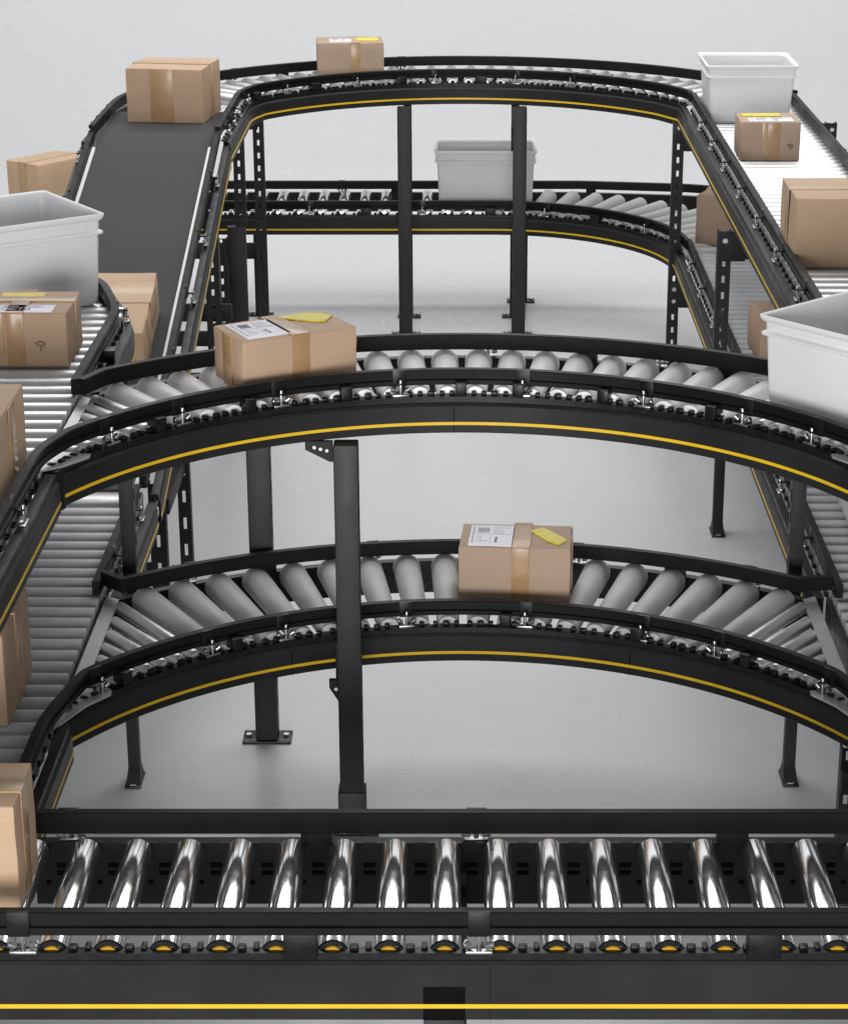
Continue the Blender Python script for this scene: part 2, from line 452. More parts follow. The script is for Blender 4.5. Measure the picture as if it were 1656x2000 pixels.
# --- A: front straight conveyor
YA0, YA1 = 3.472, 3.846
A = thing('straight_conveyor', 'straight chrome roller conveyor running across the very front', 'conveyor', (0, 3.62, 0), 0, CG)
A.location = (0, 0, 0)
xa0 = -1.36; xr = (160 - 900) / 1003
pr = None
x = xr - .1 * 6
xs = []
while x < 1.4:
    xs.append(x); x += .1007
for x in xs: pr = roller(A, (x, YA0 - .012, LOW - .029), (x, YA1 - .004, LOW - .029), .029, .029, 'chrome', pr, True)
near = [(-1.45, YA0, LOW), (1.5, YA0, LOW)]
far = [(-.84, YA1, LOW), (1.5, YA1, LOW)]
cx = lambda px, s: (px - 900) / s
AK = dict(hp=.118, bw=.06)
side(A, near, 1, rail_off=.034, rb=.034, rt=.081, **AK, clamps=[cx(55, 1080) + 1.45, cx(935, 1080) + 1.45], blocks=[cx(592, 1080) + 1.45, cx(1483, 1080) + 1.45], nubs=0.1007)
side(A, far, -1, rail_off=-.022, rb=.018, rt=.064, **AK, clamps=[cx(135, 1000) + .84, cx(930, 1000) + .84], blocks=[cx(617, 1000) + .84, cx(1432, 1000) + .84], nubs=0,
     slots=[x + .05 + .84 for x in xs if x + .05 > -.8])
b = MB(); b.sweep([(.052, YA0, LOW), (.0528, YA0, LOW)], [(.0352, -.1515), (.0359, -.1515), (.0359, -.039), (.0352, -.039)], 1, 'slot_dark'); b.build('panel_joint', A)
b = MB(); b.cbox(-.068, .008, YA0 - .0363, YA0 - .0345, LOW - .1518, LOW - .082, 'slot_dark', .0005); b.build('bracket', A)
solid_post(A, -.03, YA0 - .005, 0, LOW - .1535, .075, .05)
solid_post(A, .0, YA1 - .025, 0, LOW - .06, .022, .03)
beam(A, -.012, .012, YA0 + .02, YA1 - .04, LOW - .13, LOW - .09)
for x in (-1.2, 1.2):
    solid_post(A, x, YA0 + .02, 0, LOW - .154); solid_post(A, x, YA1 - .03, 0, LOW - .154)

# --- L: lower left straight conveyor
XI, XO = -.90, -1.36
Lc = thing('straight_conveyor', 'lower left shade-greyed roller conveyor from the ramp foot towards the front', 'conveyor', (0, 0, 0), 0, CG)
row(Lc, XO, XI, 3.90, 5.80, LOW, .066, .0305, 'shaded_roller')
# inner side is open where the curve B joins; one piece toward the front, one behind the curve
front_in = [(XI + .012, 3.86, LOW), (XI + .012, 4.385, LOW)]
back_in = [(XI + .012, 5.13, LOW), (XI + .012, 5.84, LOW)]
rail_front = [(XI + .006, 3.84, LOW), (XI + .006, 4.25, LOW)]
side(Lc, front_in, 1, rail=False, clamps=())
side(Lc, back_in, 1, rail=[(XI + .004, 5.10, LOW), (XI + .004, 5.84, LOW)], clamps=(.25, .6))
side(Lc, [(XO, 3.5, LOW), (XO, 5.84, LOW)], -1)
b = MB(); b.cbox(XI, XI + .0145, 4.43, 5.13, LOW - .118, LOW - .02, 'black_frame', .002); b.build('cross_beam', Lc)
solid_post(Lc, -1.40, 3.95, 0, LOW - .1045); solid_post(Lc, -1.40, 5.6, 0, LOW - .1045)
slotted_leg(Lc, -.90, 5.72, 0.006, LOW - .1045)
# ramp foot end plate
b = MB(); b.cbox(XO, XI, 5.84, 5.90, LOW - .09, LOW - .004, 'steel_plate', .004); b.build('end_plate', Lc)

# --- R lower
RI, RO = .93, 1.33
Rl = thing('straight_conveyor', 'lower right shade-greyed roller conveyor running beneath the upper right one', 'conveyor', (0, 0, 0), 0, CG)
row(Rl, RI, RO, 4.0, 8.88, LOW, .066, .0305, 'shaded_roller')
side(Rl, [(RI - .012, 5.13, LOW), (RI - .012, 8.90, LOW)], -1, rail=[(RI - .004, 5.08, LOW), (RI - .004, 8.90, LOW)], clamps=[.4, .85, 1.3, 1.75, 2.2, 2.65, 3.1, 3.5])
side(Rl, [(RI - .012, 3.9, LOW), (RI - .012, 4.34, LOW)], -1, rail=False)
b = MB(); b.cbox(RI - .0145, RI, 4.43, 5.13, LOW - .118, LOW - .02, 'black_frame', .002); b.build('cross_beam', Rl)
side(Rl, [(RO, 3.9, LOW), (RO, 8.90, LOW)], 1)
bent_leg(Rl, .86, 6.95, LOW - .13, .034)
solid_post(Rl, 1.38, 6.95, 0, LOW - .1045); solid_post(Rl, 1.38, 4.4, 0, LOW - .1045)
beam(Rl, .85, 1.38, 6.97, 7.0, LOW - .20, LOW - .143)

# --- B: lower curve
BY, BI, BO = 3.92, 1.05, 1.46
B = thing('curved_conveyor', 'lower curved conveyor with tapered grey rollers arching across the middle front', 'conveyor', (0, 0, 0), 0, CG)
CLIP = .848
def cone_curve(P, cy, ri, ro, z, step, off, amax, rin, rout, mm='grey_sleeve'):
    k = -20; pr = None
    while k < 20:
        a = off + k * step
        if abs(a) < amax:
            s, c = sin(R(a)), cos(R(a))
            p = (s * ri, cy + c * ri, z - rin); q = (s * ro, cy + c * ro, z - rin)
            pr = roller(P, p, q, rin, rout, mm, pr)
        k += 1
    # slim steel rollers closing the wedge towards the straights
    for sg in (-1, 1):
        a = amax + 1.2
        while True:
            r2 = CLIP / sin(R(a))
            if r2 - ri < .02: break
            s, c = sg * sin(R(a)), cos(R(a))
            roller(P, (s * ri, cy + c * ri, z - .022), (s * r2, cy + c * r2, z - .0165), .016, .016, 'zinc_roller')
            a += 2.35
cone_curve(B, BY, BI, BO, LOW, 3.92, -1.67, 35.0, .027, .036)
def wedge_plate(P, ri, yb, yf, cy, z, xin):
    # flat plate between the ends of the wedge rollers and the straight conveyor
    for sg in (-1, 1):
        m = MB(); top = z - .012; bot = z - .0155
        xc = CLIP + .006; ye = cy + sqrt(ri * ri - .835 ** 2)
        pts = [(sg * xin, yf), (sg * xin, yb), (sg * xc, yb - .02), (sg * xc, ye + .02), (sg * .79, ye + .005), (sg * .79, ye - .015), (sg * .835, ye - .075)]
        n = len(pts)
        vs = [(x, y, top) for x, y in pts] + [(x, y, bot) for x, y in pts]
        m.add(vs, [tuple(range(n)), tuple(range(2 * n - 1, n - 1, -1))] + [(i, (i + 1) % n, (i + 1) % n + n, i + n) for i in range(n)], 'steel_plate')
        m.build('transfer_plate', P, 0)
def end_posts(P, cy, ri, am, am2, z):
    for e in (-1, 1):
        a = R(-am if e < 0 else am2); c, s_ = cos(a), sin(a)
        def T(p): return (s_ * (ri + p[1]) + c * p[0], cy + c * (ri + p[1]) - s_ * p[0], z + p[2])
        m = MB(); m.cbox(-.016, .016, -.038, .004, -.108, -.017, 'black_frame', .004, T); m.build('corner_post', P)
wedge_plate(B, BI, 5.13, 4.36, BY, LOW, .888)
AM, AM2 = 60.0, 63.5
b_near = arc(0, BY, BI, -AM, AM2, LOW, 66)
arcd = lambda a, r: R(a + AM) * r
pxs = {'B': [(-575 + 0, 0)]}
def ang_from_px(px, py, H, cy):
    dep = 19.9 + math.degrees(math.atan((py - 1000) / 4306)); D = H / math.tan(R(dep)); s = (py + 560) * .9403 / H
    return math.degrees(atan2((px - 900) / s, D - cy))
Bc = [ang_from_px(px, py, 2.07, BY) for px, py in ((238, 1355), (447, 1290), (575, 1255), (797, 1222), (1022, 1222), (1235, 1255), (1365, 1290), (1575, 1355))]
# near guide rails run on past the joint and turn down the straights
rail_b = fillet([(-.888, 3.86, LOW), (-.888, BY + .40, LOW)] + [(x, y, z) for x, y, z in arc(0, BY, BI, -53, 53, LOW, 50)] + [(.915, BY + .40, LOW), (.915, 3.86, LOW)], .09, 6)
side(B, b_near, 1, rail=rail_b, nubs=.085)
for a in Bc: clamp_at(B, b_near, 1, arcd(a, BI))
end_posts(B, BY, BI, AM, AM2, LOW)
for a in (-48, -31, -16, 6, 24, 40): block_at(B, b_near, 1, arcd(a, BI), .026)
AF = 35.6
b_far = arc(0, BY, BO, -AF, AF, LOW, 48)
rail_bf = [(-.893, 5.16, LOW)] + arc(0, BY, BO, -35.2, 35.2, LOW, 44) + [(.924, 5.13, LOW)]
side(B, b_far, -1, rail=rail_bf, rail_off=-.016, rb=.011, rt=.047)
for a in (-28, -9, 12, 30): clamp_at(B, b_far, -1, R(a + AF) * BO, -.016, .011, .047)
for a in (-20, 3, 22): block_at(B, b_far, -1, R(a + AF) * BO, .05, -.016, .011, .047)
bent_leg(B, -.839, 5.12, LOW - .12, .030)
bent_leg(B, .845, 5.13, LOW - .12, .030)
slotted_leg(B, .872, 4.50, .006, LOW - .12, .03, .03)
beam(B, .845, .90, 4.40, 4.42, LOW - .19, LOW - .139, 'bracket', [(.87, LOW - .165)])
beam(B, -.30, -.262, 4.845, 4.862, LOW - .145, LOW - .02, 'bracket')
gusset(B, -.315, -.27, 4.83, LOW - .19, LOW - .1045)
for a in (-23.5, 23.5):
    b = MB(); pth = arc(0, BY, BI, a - .06, a + .06, LOW, 2)
    b.sweep(pth, [(.0352, -.1025), (.0361, -.1025), (.0361, -.039), (.0352, -.039)], 1, 'slot_dark'); b.build('panel_joint', B)

# --- E: far lower conveyor with right hand curve into R lower
E = thing('straight_conveyor', 'far lower roller conveyor at the back curving right under the top loop', 'conveyor', (0, 0, 0), 0, CG)
EY0, EY1 = 9.65, 10.10; EX = .12; EC = 8.85
row(E, -1.86, .10, EY0, EY1, LOW, .0585 * 1.62, .028, 'chrome', 'y')
pr = None
for k in range(17):
    a = 3 + k * 5.2
    s, c = sin(R(a)), cos(R(a))
    pr = roller(E, (EX + s * .80, EC + c * .80, LOW - .024), (EX + s * 1.235, EC + c * 1.235, LOW - .024), .024, .036, 'grey_sleeve', pr)
e_near = [(-1.92, EY0, LOW), (-.9, EY0, LOW), (.1, EY0, LOW)] + arc(EX, EC, .80, 0, 88, LOW, 24)
e_far = [(-1.90, EY1, LOW), (-.9, EY1, LOW), (.1, EY1, LOW)] + fillet([(.55, EY1, LOW), (1.36, EY1 - .12, LOW), (1.36, 8.9, LOW)], .5, 12)
side(E, e_near, 1, clamps=[.4, 1.25, 1.75, 2.3, 2.85], blocks=[1.5, 2.05, 2.55], nubs=.095)
side(E, e_far, -1, rail_off=-.004, clamps=[1.35, 1.9, 2.9], blocks=[1.6, 2.5])
for x in (-1.62, -.914):
    slotted_leg(E, x, 9.80, .006, LOW - .1045); 
solid_post(E, .28, 10.05, 0, LOW - .1045)

# ================================================================== UPPER LOOP
# --- C: upper curve
CY, CI, CO = 3.96, .977, 1.268
C = thing('curved_conveyor', 'upper curved conveyor of lit-white rollers arching over the lower curve', 'conveyor', (0, 0, 0), 0, CG)
cone_curve(C, CY, CI, CO, UP, 3.76, 1.96, 41.2, .025, .034, 'lit_sleeve')
wedge_plate(C, CI, 4.90, 4.36, CY, UP, .878)
CM, CM2 = 63.5, 67.0
c_near = arc(0, CY, CI, -CM, CM2, UP, 66)
Cc = [ang_from_px(px, py, 1.475, CY) for px, py in ((257, 865), (390, 830), (565, 793), (785, 768), (1018, 766), (1243, 792), (1418, 830), (1553, 864))]
rail_c = fillet([(-.868, 3.5, UP), (-.868, CY + .40, UP)] + arc(0, CY, CI, -58, 58, UP, 50) + [(.905, CY + .40, UP), (.905, 3.5, UP)], .09, 6)
side(C, c_near, 1, rail=rail_c, nubs=.075)
for a in Cc: clamp_at(C, c_near, 1, R(a + CM) * CI)
end_posts(C, CY, CI, CM, CM2, UP)
for a in (-44, -30, -16, 0, 8, 20, 36): block_at(C, c_near, 1, R(a + CM) * CI, .026)
CF = 41.8
c_far = arc(0, CY, CO, -CF, CF, UP, 48)
rail_cf = [(-.872, 4.835, UP)] + arc(0, CY, CO, -41.0, 41.0, UP, 44) + [(.915, 4.85, UP)]
side(C, c_far, -1, rail=rail_cf, rail_off=-.016, rb=.011, rt=.049)
for a in (-26, 3, 22): clamp_at(C, c_far, -1, R(a + CF) * CO, -.016, .011, .047)
for a in (-14, 14, 30): block_at(C, c_far, -1, R(a + CF) * CO, .045, -.016, .011, .047)
solid_post(C, -.265, 4.835, 0, UP - .1045, .057, .05, .12)
solid_post(C, -.518, 5.362, 0, UP - .06, .060, .05)
beam(C, -.545, -.490, 5.17, 5.336, UP - .11, UP - .065)
gusset(C, -.36, -.296, 4.85, UP - .155, UP - .1055)
solid_post(C, -.848, 5.28, LOW - .09, UP - .05, .036, .04, foot=False); solid_post(C, .856, 5.28, LOW - .09, UP - .05, .036, .04, foot=False)
b = MB()
for a in (-1.0,):
    b.sweep(arc(0, CY, CI, a - .06, a + .06, UP, 2), [(.0352, -.1025), (.0361, -.1025), (.0361, -.039), (.0352, -.039)], 1, 'slot_dark')
b.build('panel_joint', C)

# --- U: upper left conveyor
UI, UO = -.885, -1.33
U = thing('straight_conveyor', 'upper left bright roller conveyor carrying a white bin at the left edge', 'conveyor', (0, 0, 0), 0, CG)
row(U, UO, UI, 3.55, 5.70, UP, .066, .0285, 'zinc_roller')
turn = fillet([(UI + .012, 4.80, UP), (UI + .012, 5.52, UP), (-.965, 5.84, UP), (-1.30, 6.10, UP), (-2.0, 6.22, UP)], .10)
y = 5.70
while y < 6.10:      # the turn to the left under the bin
    xr_ = next((a[0] + (b[0] - a[0]) * (y - a[1]) / (b[1] - a[1]) for a, b in zip(turn, turn[1:]) if a[1] <= y < b[1]), -1.3)
    roller(U, (-1.80, y, UP - .034), (xr_ - .03, y, UP - .034), .034, .034, 'zinc_roller'); y += .0765
uf = [(UI + .012, 3.5, UP), (UI + .012, 4.35, UP)]
side(U, uf, 1, rail=False)
for d in (.25, .55): clamp_at(U, uf, 1, d)
side(U, turn, 1, rail=[(UI + .012, 4.86, UP)] + turn[1:], clamps=(.72,), blocks=(.35,))
side(U, [(UO, 3.5, UP), (UO, 5.20, UP), (-2.0, 5.50, UP)], -1)
b = MB(); b.cbox(UI, UI + .0145, 4.33, 4.80, UP - .118, UP - .02, 'black_frame', .002); b.build('cross_beam', U)
solid_post(U, -1.45, 4.2, 0, UP - .1045); solid_post(U, -1.5, 6.22, 0, UP - .1045)

# --- R upper
Ru = thing('straight_conveyor', 'upper right bright roller conveyor descending from the far corner to the front', 'conveyor', (0, 0, 0), 0, CG)
row(Ru, RI, RO, 3.95, 8.93, UP, .066, .0285, 'zinc_roller')
side(Ru, [(RI - .012, 4.78, UP), (RI - .012, 8.93, UP)], -1, rail=[(RI - .004, 4.80, UP), (RI - .004, 8.93, UP)], clamps=[.5, 1.0, 1.45, 1.9, 2.35, 2.8, 3.2, 3.6])
side(Ru, [(RI - .012, 3.5, UP), (RI - .012, 4.29, UP)], -1, rail=False)
b = MB(); b.cbox(RI - .0145, RI, 4.33, 4.78, UP - .118, UP - .02, 'black_frame', .002); b.build('cross_beam', Ru)
side(Ru, [(RO, 3.5, UP), (RO, 8.92, UP)], 1, rail_off=-.004, clamps=[2.9, 3.4, 4.2], blocks=[3.9])
slotted_leg(Ru, .885, 8.97, .006, 1.03); slotted_leg(Ru, .862, 7.10, .30, 1.0, foot=False)
slotted_leg(Ru, 1.50, 8.95, .006, 1.03); slotted_leg(Ru, 1.50, 7.15, .006, 1.03)
beam(Ru, .908, 1.475, 8.95, 8.975, .91, .965); beam(Ru, .885, 1.475, 7.10, 7.13, .90, .965)
beam(Ru, 1.39, 1.52, 8.92, 8.93, .93, 1.03, 'bracket', [(1.50, 1.005), (1.50, .955)])
beam(Ru, .86, .93, 8.935, 8.945, .95, 1.03, 'bracket', [(.885, 1.01)])
beam(Ru, .84, .93, 7.07, 7.078, .90, 1.0, 'bracket', [(.862, .97)])
beam(Ru, .87, .955, 8.935, 8.945, LOW - .26, LOW - .15, 'bracket', [(.885, LOW - .18), (.885, LOW - .23)])

# --- D: far upper curve
DY, DI, DO = 8.49, 1.06, 1.40
D = thing('curved_conveyor', 'far top curved conveyor closing the loop between belt ramp and right rollers', 'conveyor', (0, 0, 0), 0, CG)
pr = None
a = -55.8
while a < 56:
    s, c = sin(R(a)), cos(R(a))
    pr = roller(D, (s * DI, DY + c * DI, UP - .022), (s * DO, DY + c * DO, UP - .022), .022, .028, 'zinc_roller', pr); a += 3.6
d_near = fillet([(-.888, 8.15, UP), (-.888, 8.99, UP)] + arc(0, DY, DI, -52, 52, UP, 40) + [(.918, 8.99, UP), (.918, 8.93, UP)], .13, 6)
d_far = fillet([(-1.376, 8.15, UP), (-1.376, 8.93, UP)] + arc(0, 8.46, 1.45, -50, 50, UP, 44) + [(1.36, 8.95, UP)], .26, 8)
ln = length(d_near)
side(D, d_near, 1, clamps=[.15, .35, .55, .85, 1.15, 1.5, 1.85, 2.2, 2.45], blocks=[.95, 1.3, 1.7, 2.05], nubs=.07)
side(D, d_far, -1, clamps=[.2, .45, 1.0, 1.5, 2.0, 2.3], blocks=[1.25, 1.75, 2.1], panel=True, rail_off=-.022, rb=.006, rt=.046)
solid_post(D, -.243, 9.45, 0, UP - .1045, .058, .05); solid_post(D, .253, 9.45, 0, UP - .1045, .058, .05)
slotted_leg(D, -.235, 9.77, .006, UP - .1045, .035); slotted_leg(D, .240, 9.77, .006, UP - .1045, .035)
beam(D, -.262, -.222, 9.48, 9.75, UP - .2, UP - .15); beam(D, .222, .262, 9.48, 9.75, UP - .2, UP - .15)

# --- belt ramp on the left
G = thing('belt_conveyor', 'steep dark grey belt ramp with white edge strips on the left', 'conveyor', (0, 0, 0), 0, CG)
ry0, ry1 = 5.93, 8.16
ctr = fillet([(0, 8.71, UP), (0, 8.18, UP), (0, 5.93, LOW + .004), (0, 5.90, LOW + .003)], .12, 8)
m = MB(); vs = []; fs = []
for (_, y, z) in ctr: vs += [(-1.345, y, z), (-.922, y, z), (-.922, y, z - .02), (-1.345, y, z - .02)]
for i in range(len(ctr) - 1):
    for j in range(4): fs.append((i * 4 + j, i * 4 + (j + 1) % 4, i * 4 + 4 + (j + 1) % 4, i * 4 + 4 + j))
fs += [(0, 1, 2, 3), tuple(range(len(vs) - 4, len(vs)))[::-1]]
m.add(vs, fs, 'belt'); m.build('belt', G)
sl = [p for p in ctr if p[1] <= 8.13]
def ramp_path(x, lo=5.88, hi=8.14): return [(x, y, z) for (_, y, z) in ctr if lo <= y <= hi]
for xx, sg in ((-.914, 1), (-1.352, -1)):
    t = MB(); t.sweep(ramp_path(xx - sg * .006)[2:], [(-.006, .001), (.006, .001), (.006, .011), (-.006, .011)], -sg, 'belt_trim'); t.build('edge_strip', G)
rr = ramp_path(-.888, 5.88, 8.17); rl = ramp_path(-1.376, 5.88, 8.17)
side(G, rr, -1, rail=rr, clamps=[.35, .8, 1.2, 1.6, 2.0], blocks=())
side(G, rl, 1, rail=rl, clamps=[.15, .5], blocks=())
slotted_leg(G, -.876, 6.6, .006, LOW + .05, .04, .035, face=-1, slot=.09)
slotted_leg(G, -.905, 6.2, .006, LOW - .08, .05, .035, slot=.09)
beam(G, -.90, -.872, 6.21, 6.6, .33, .38); beam(G, -1.38, -.93, 6.19, 6.21, .11, .18)
solid_post(G, -.925, 8.955, .006, .60, .075, .04, foot=True)
slotted_leg(G, -.905, 8.955, .60, UP - .11, .045, .035, foot=False)
slotted_leg(G, -.985, 8.92, .006, .56, .045, .035, foot=False)
slotted_leg(G, -.860, 9.36, .006, 1.0, .045, .035)
slotted_leg(G, -.955, 8.3, .006, UP - .18, .055, .035)
for z0, z1 in ((.36, .43), (.26, .32), (.09, .15)):
    beam(G, -1.35, -.89, 8.33, 8.35, z0, z1)
beam(G, -1.35, -.86, 9.38, 9.40, .36, .43); beam(G, -1.0, -.86, 9.338, 9.348, .93, 1.0, 'bracket')
solid_post(G, -1.42, 8.3, 0, UP - .15); solid_post(G, -1.42, 6.6, 0, LOW)

# ================================================================== BOXES
def carton(label, x, y, z, rz, w, d, h, cm='cardboard', tilt=0, tapes=(), label_at=None, sticker=None, marks=(), flap=True, group='brown cartons on the conveyors', shape='strip'):
    """x,y = centre of the footprint; local -Y is the front face."""
    t = thing('cardboard_box', label, 'box', (x, y, z), 0, group)
    t.rotation_euler = (tilt, 0, R(rz))
    m = MB(); bm = bmesh.new(); bmesh.ops.create_cube(bm, size=1)
    for v in bm.verts: v.co = (v.co.x * w, v.co.y * d, (v.co.z + .5) * h)
    bmesh.ops.bevel(bm, geom=bm.edges[:], offset=.004, segments=2, profile=.6, affect='EDGES')
    bmesh.ops.subdivide_edges(bm, edges=[e for e in bm.edges if e.calc_length() > .05], cuts=3, use_grid_fill=True)
    rnd = random.Random(int(x * 1000) + int(y * 777))
    for v in bm.verts:   # card bulges and edges are never perfectly straight
        k = 1 - min(1, (2 * v.co.x / w) ** 2); k2 = 1 - min(1, (2 * v.co.z / h - 1) ** 2); k3 = 1 - min(1, (2 * v.co.y / d) ** 2)
        if abs(v.co.y) > d * .49: v.co.y += (1 if v.co.y > 0 else -1) * .0022 * k * k2
        if abs(v.co.x) > w * .49: v.co.x += (1 if v.co.x > 0 else -1) * .0022 * k3 * k2
        if v.co.z > h * .98: v.co.z += rnd.uniform(-.0012, .0008)
        v.co.x += rnd.uniform(-.0011, .0011); v.co.y += rnd.uniform(-.0009, .0006)
    m.bm(bm, cm); m.build('body', t, 50)
    if flap:
        f = MB(); f.box(-w / 2 + .005, w / 2 - .005, -.0012, .0012, h - .0005, h + .0006, 'mark_ink'); f.build('top_seam', t)
    for tp in tapes:
        k = MB(); th = .0030 + .0007 * tapes.index(tp)
        kind, c, tw = tp[0], tp[1], tp[2]; mm = tp[3] if len(tp) > 3 else 'tape'; dn = tp[4] if len(tp) > 4 else h
        if kind == 'front':      # band over the front face and on over the top
            k.cbox(c - tw / 2, c + tw / 2, -d / 2 - th, -d / 2 - .001, h - dn + .002, h - .001, mm, .0004)
        if kind == 'top':        # band across the top in depth
            k.cbox(c - tw / 2, c + tw / 2, -d / 2 - th, d / 2 + th, h - .0015, h + th - .001, mm, .0004)
        if kind == 'along':      # band along the top and down both ends
            k.cbox(-w / 2 - th, w / 2 + th, c - tw / 2, c + tw / 2, h - .0015, h + th - .001, mm, .0004)
            for e in (-1, 1): k.cbox(*sorted((e * (w / 2 + .001), e * (w / 2 + th))), c - tw / 2, c + tw / 2, h * .35, h - .0016, mm, .0004)
        if kind == 'left' or kind == 'right':
            e = -1 if kind == 'left' else 1
            k.cbox(*sorted((e * (w / 2 + .001), e * (w / 2 + th))), c - tw / 2, c + tw / 2, h - dn + .002, h - .001, mm, .0004)
        k.build('tape', t)
    if label_at:
        lx0, lx1, ly0, ly1 = label_at
        k = MB(); zt = h + .0034
        k.cbox(lx0, lx1, ly0, ly1, h - .001, zt, 'label_paper', .0003)
        W, Hh = lx1 - lx0, ly1 - ly0
        r2 = random.Random(int(lx0 * 9999))
        def ink(u0, u1, v0, v1, mm='label_ink'): k.box(lx0 + u0 * W, lx0 + u1 * W, ly0 + v0 * Hh, ly0 + v1 * Hh, zt - .0005, zt + .0004, mm)
        u = .18
        while u < .42:
            uu = r2.choice((.006, .010, .014)); ink(u, u + uu, .62, .86); u += uu + .009
        for q in range(4): ink(.52, .52 + r2.uniform(.15, .36), .86 - q * .09, .885 - q * .09, 'label_grey')
        ink(.06, .10, .1, .9, 'label_grey'); ink(.12, .94, .535, .55, 'label_grey'); ink(.47, .482, .08, .53, 'label_grey')
        for q in range(3): ink(.15, .15 + r2.uniform(.12, .28), .40 - q * .11, .43 - q * .11, 'label_grey')
        for q in range(4):
            for p in range(3):
                if r2.random() < .7: ink(.55 + p * .03, .575 + p * .03, .14 + q * .07, .2 + q * .07)
        k.build('shipping_label', t)
    if sticker:
        sx, sy, sa, sb = sticker
        k = MB(); zt = h + .0038
        sr = random.Random(int(abs(x) * 5000) + int(y * 31))
        base = {'rhomb': [(-1, .55), (-.35, .95), (.05, .7), (1, -.40), (.6, -.95), (-.1, -.55)],
                'swoosh': [(-1, .9), (.2, 1), (.85, .5), (1, -.1), (.55, -.75), (.1, -.72), (-.15, -.35), (-.5, .1)],
                'strip': [(-1, .8), (.9, 1), (1, -.6), (.7, -1), (-.95, -.9)]}[shape]
        ring = [(sx + sa * (p + sr.uniform(-.04, .04)), sy + sb * (q + sr.uniform(-.06, .06))) for p, q in base]; n = len(ring)
        k.add([(a_, b_, zt) for a_, b_ in ring] + [(a_, b_, h) for a_, b_ in ring],
              [tuple(range(n))] + [(i, (i + 1) % n, (i + 1) % n + n, i + n) for i in range(n)], 'sticker_yellow')
        k.build('yellow_sticker', t)
    for mk in marks:
        mx, mz, sc = mk
        k = MB(); yf = -d / 2 - .0060
        def fl(pts, th=.0045):
            n = len(pts)
            k.add([(mx + a_ * sc, yf, mz + b_ * sc) for a_, b_ in pts] + [(mx + a_ * sc, yf + th, mz + b_ * sc) for a_, b_ in pts],
                  [tuple(range(n)), tuple(range(2 * n - 1, n - 1, -1))] + [(i, (i + 1) % n, (i + 1) % n + n, i + n) for i in range(n)], 'mark_ink')
        # printed umbrella over a line of drops
        an = [pi * i / 14 for i in range(15)]
        fl([(cos(a_) * 1.0, sin(a_) * .9) for a_ in an] + [(cos(a_) * .78, sin(a_) * .68) for a_ in an[::-1]])
        for sx2 in (-.66, -.2, .3): fl([(sx2, .02), (sx2 + .35, .02), (sx2 + .27, -.2), (sx2 + .06, -.2)])
        fl([(-.04, -.2), (.06, -.2), (.06, -1.1), (-.04, -1.1)]); fl([(-.3, -1.1), (.06, -1.1), (.06, -1.2), (-.22, -1.22)])
        fl([(-1.3, .55), (-1.1, .6), (-1.15, .35)]); fl([(.5, -.5), (.9, -.45), (.85, -.6), (.5, -.62)])
        k.build('handling_mark', t)
    return t

def from_front(x0, y0, x1, y1, d):
    """front-left and front-right bottom corners plus depth -> centre, rotation, width"""
    w = hypot(x1 - x0, y1 - y0); a = atan2(y1 - y0, x1 - x0)
    return (x0 + x1) / 2 - sin(a) * d / 2, (y0 + y1) / 2 + cos(a) * d / 2, math.degrees(a), w

g = from_front(-.006, 5.072, .268, 5.050, .165)
carton('brown carton with white label and yellow sticker on the lower curve', g[0], g[1], LOW, g[2], g[3], .165, .145, 'cardboard_dull',
       tapes=[('front', .015, .044), ('right', .02, .03, 'tape_pale'), ('top', .015, .046)], label_at=(-.115, -.005, -.078, .062), sticker=(.080, -.005, .046, .06), flap=False, shape='rhomb')
g = from_front(-.498, 4.868, -.245, 5.008, .172)
carton('wide brown carton with creased white label and yellow sticker on the upper curve', g[0], g[1], UP, g[2], g[3], .172, .125, 'cardboard',
       tapes=[('front', .0, .045), ('left', .0, .05), ('top', .0, .047)], label_at=(-.125, -.015, -.07, .062), sticker=(.07, .025, .062, .05), flap=False, shape='swoosh')
g = from_front(-1.118, 5.10, -.940, 5.10, .21)
carton('brown carton with yellow sticker, white label and umbrella mark before the left bin', g[0] - .02, g[1], UP, g[2], g[3] + .04, .21, .133, 'cardboard',
       tapes=[('front', -.015, .042), ('front', -.058, .03, 'tape_pale', .105), ('top', -.015, .044), ('along', .02, .04, 'tape_pale')], label_at=(-.075, .075, -.10, -.04), sticker=(-.02, .055, .055, .025), marks=[(.045, .055, .011)], flap=False)
carton('plain carton cut by the left edge on the upper left rollers', -1.045, 4.16, UP, 0, .265, .50, .163, 'cardboard_light', tapes=[('right', .11, .06, 'tape_pale'), ('top', .0, .05)], flap=True)
carton('plain tan carton low on the left rollers, below the upper conveyor', -1.145, 4.495, LOW, 0, .325, .29, .212, 'cardboard', tapes=[('right', .02, .05, 'tape_pale'), ('along', .0, .045)])
carton('nearest carton, standing at the bottom left on the front chrome rollers', -.955, 3.652, LOW, 0, .295, .178, .214, 'cardboard_light',
       tapes=[('right', -.01, .045, 'tape_pale'), ('along', -.01, .05, 'tape_pale')], label_at=(-.02, .072, -.08, .0))
g = from_front(-1.272, 8.47, -.976, 8.445, .29)
carton('large taped carton at the top of the grey belt ramp', g[0], g[1], UP + .001, -7, g[3], .30, .205, 'cardboard', tapes=[('front', -.01, .09, 'tape', .205), ('front', .01, .045, 'tape_pale', .15), ('along', .0, .05), ('right', 0, .045, 'tape_pale')])
g = from_front(-.620, 9.615, -.32, 9.655, .20)
carton('small carton with white label riding the far top curve', g[0], g[1] - .02, UP, 5, .285, .2, .142, 'cardboard_dull', tapes=[('front', .02, .04), ('top', .02, .04)], label_at=(-.09, .005, -.07, .02), sticker=(.075, .0, .05, .05), flap=False)
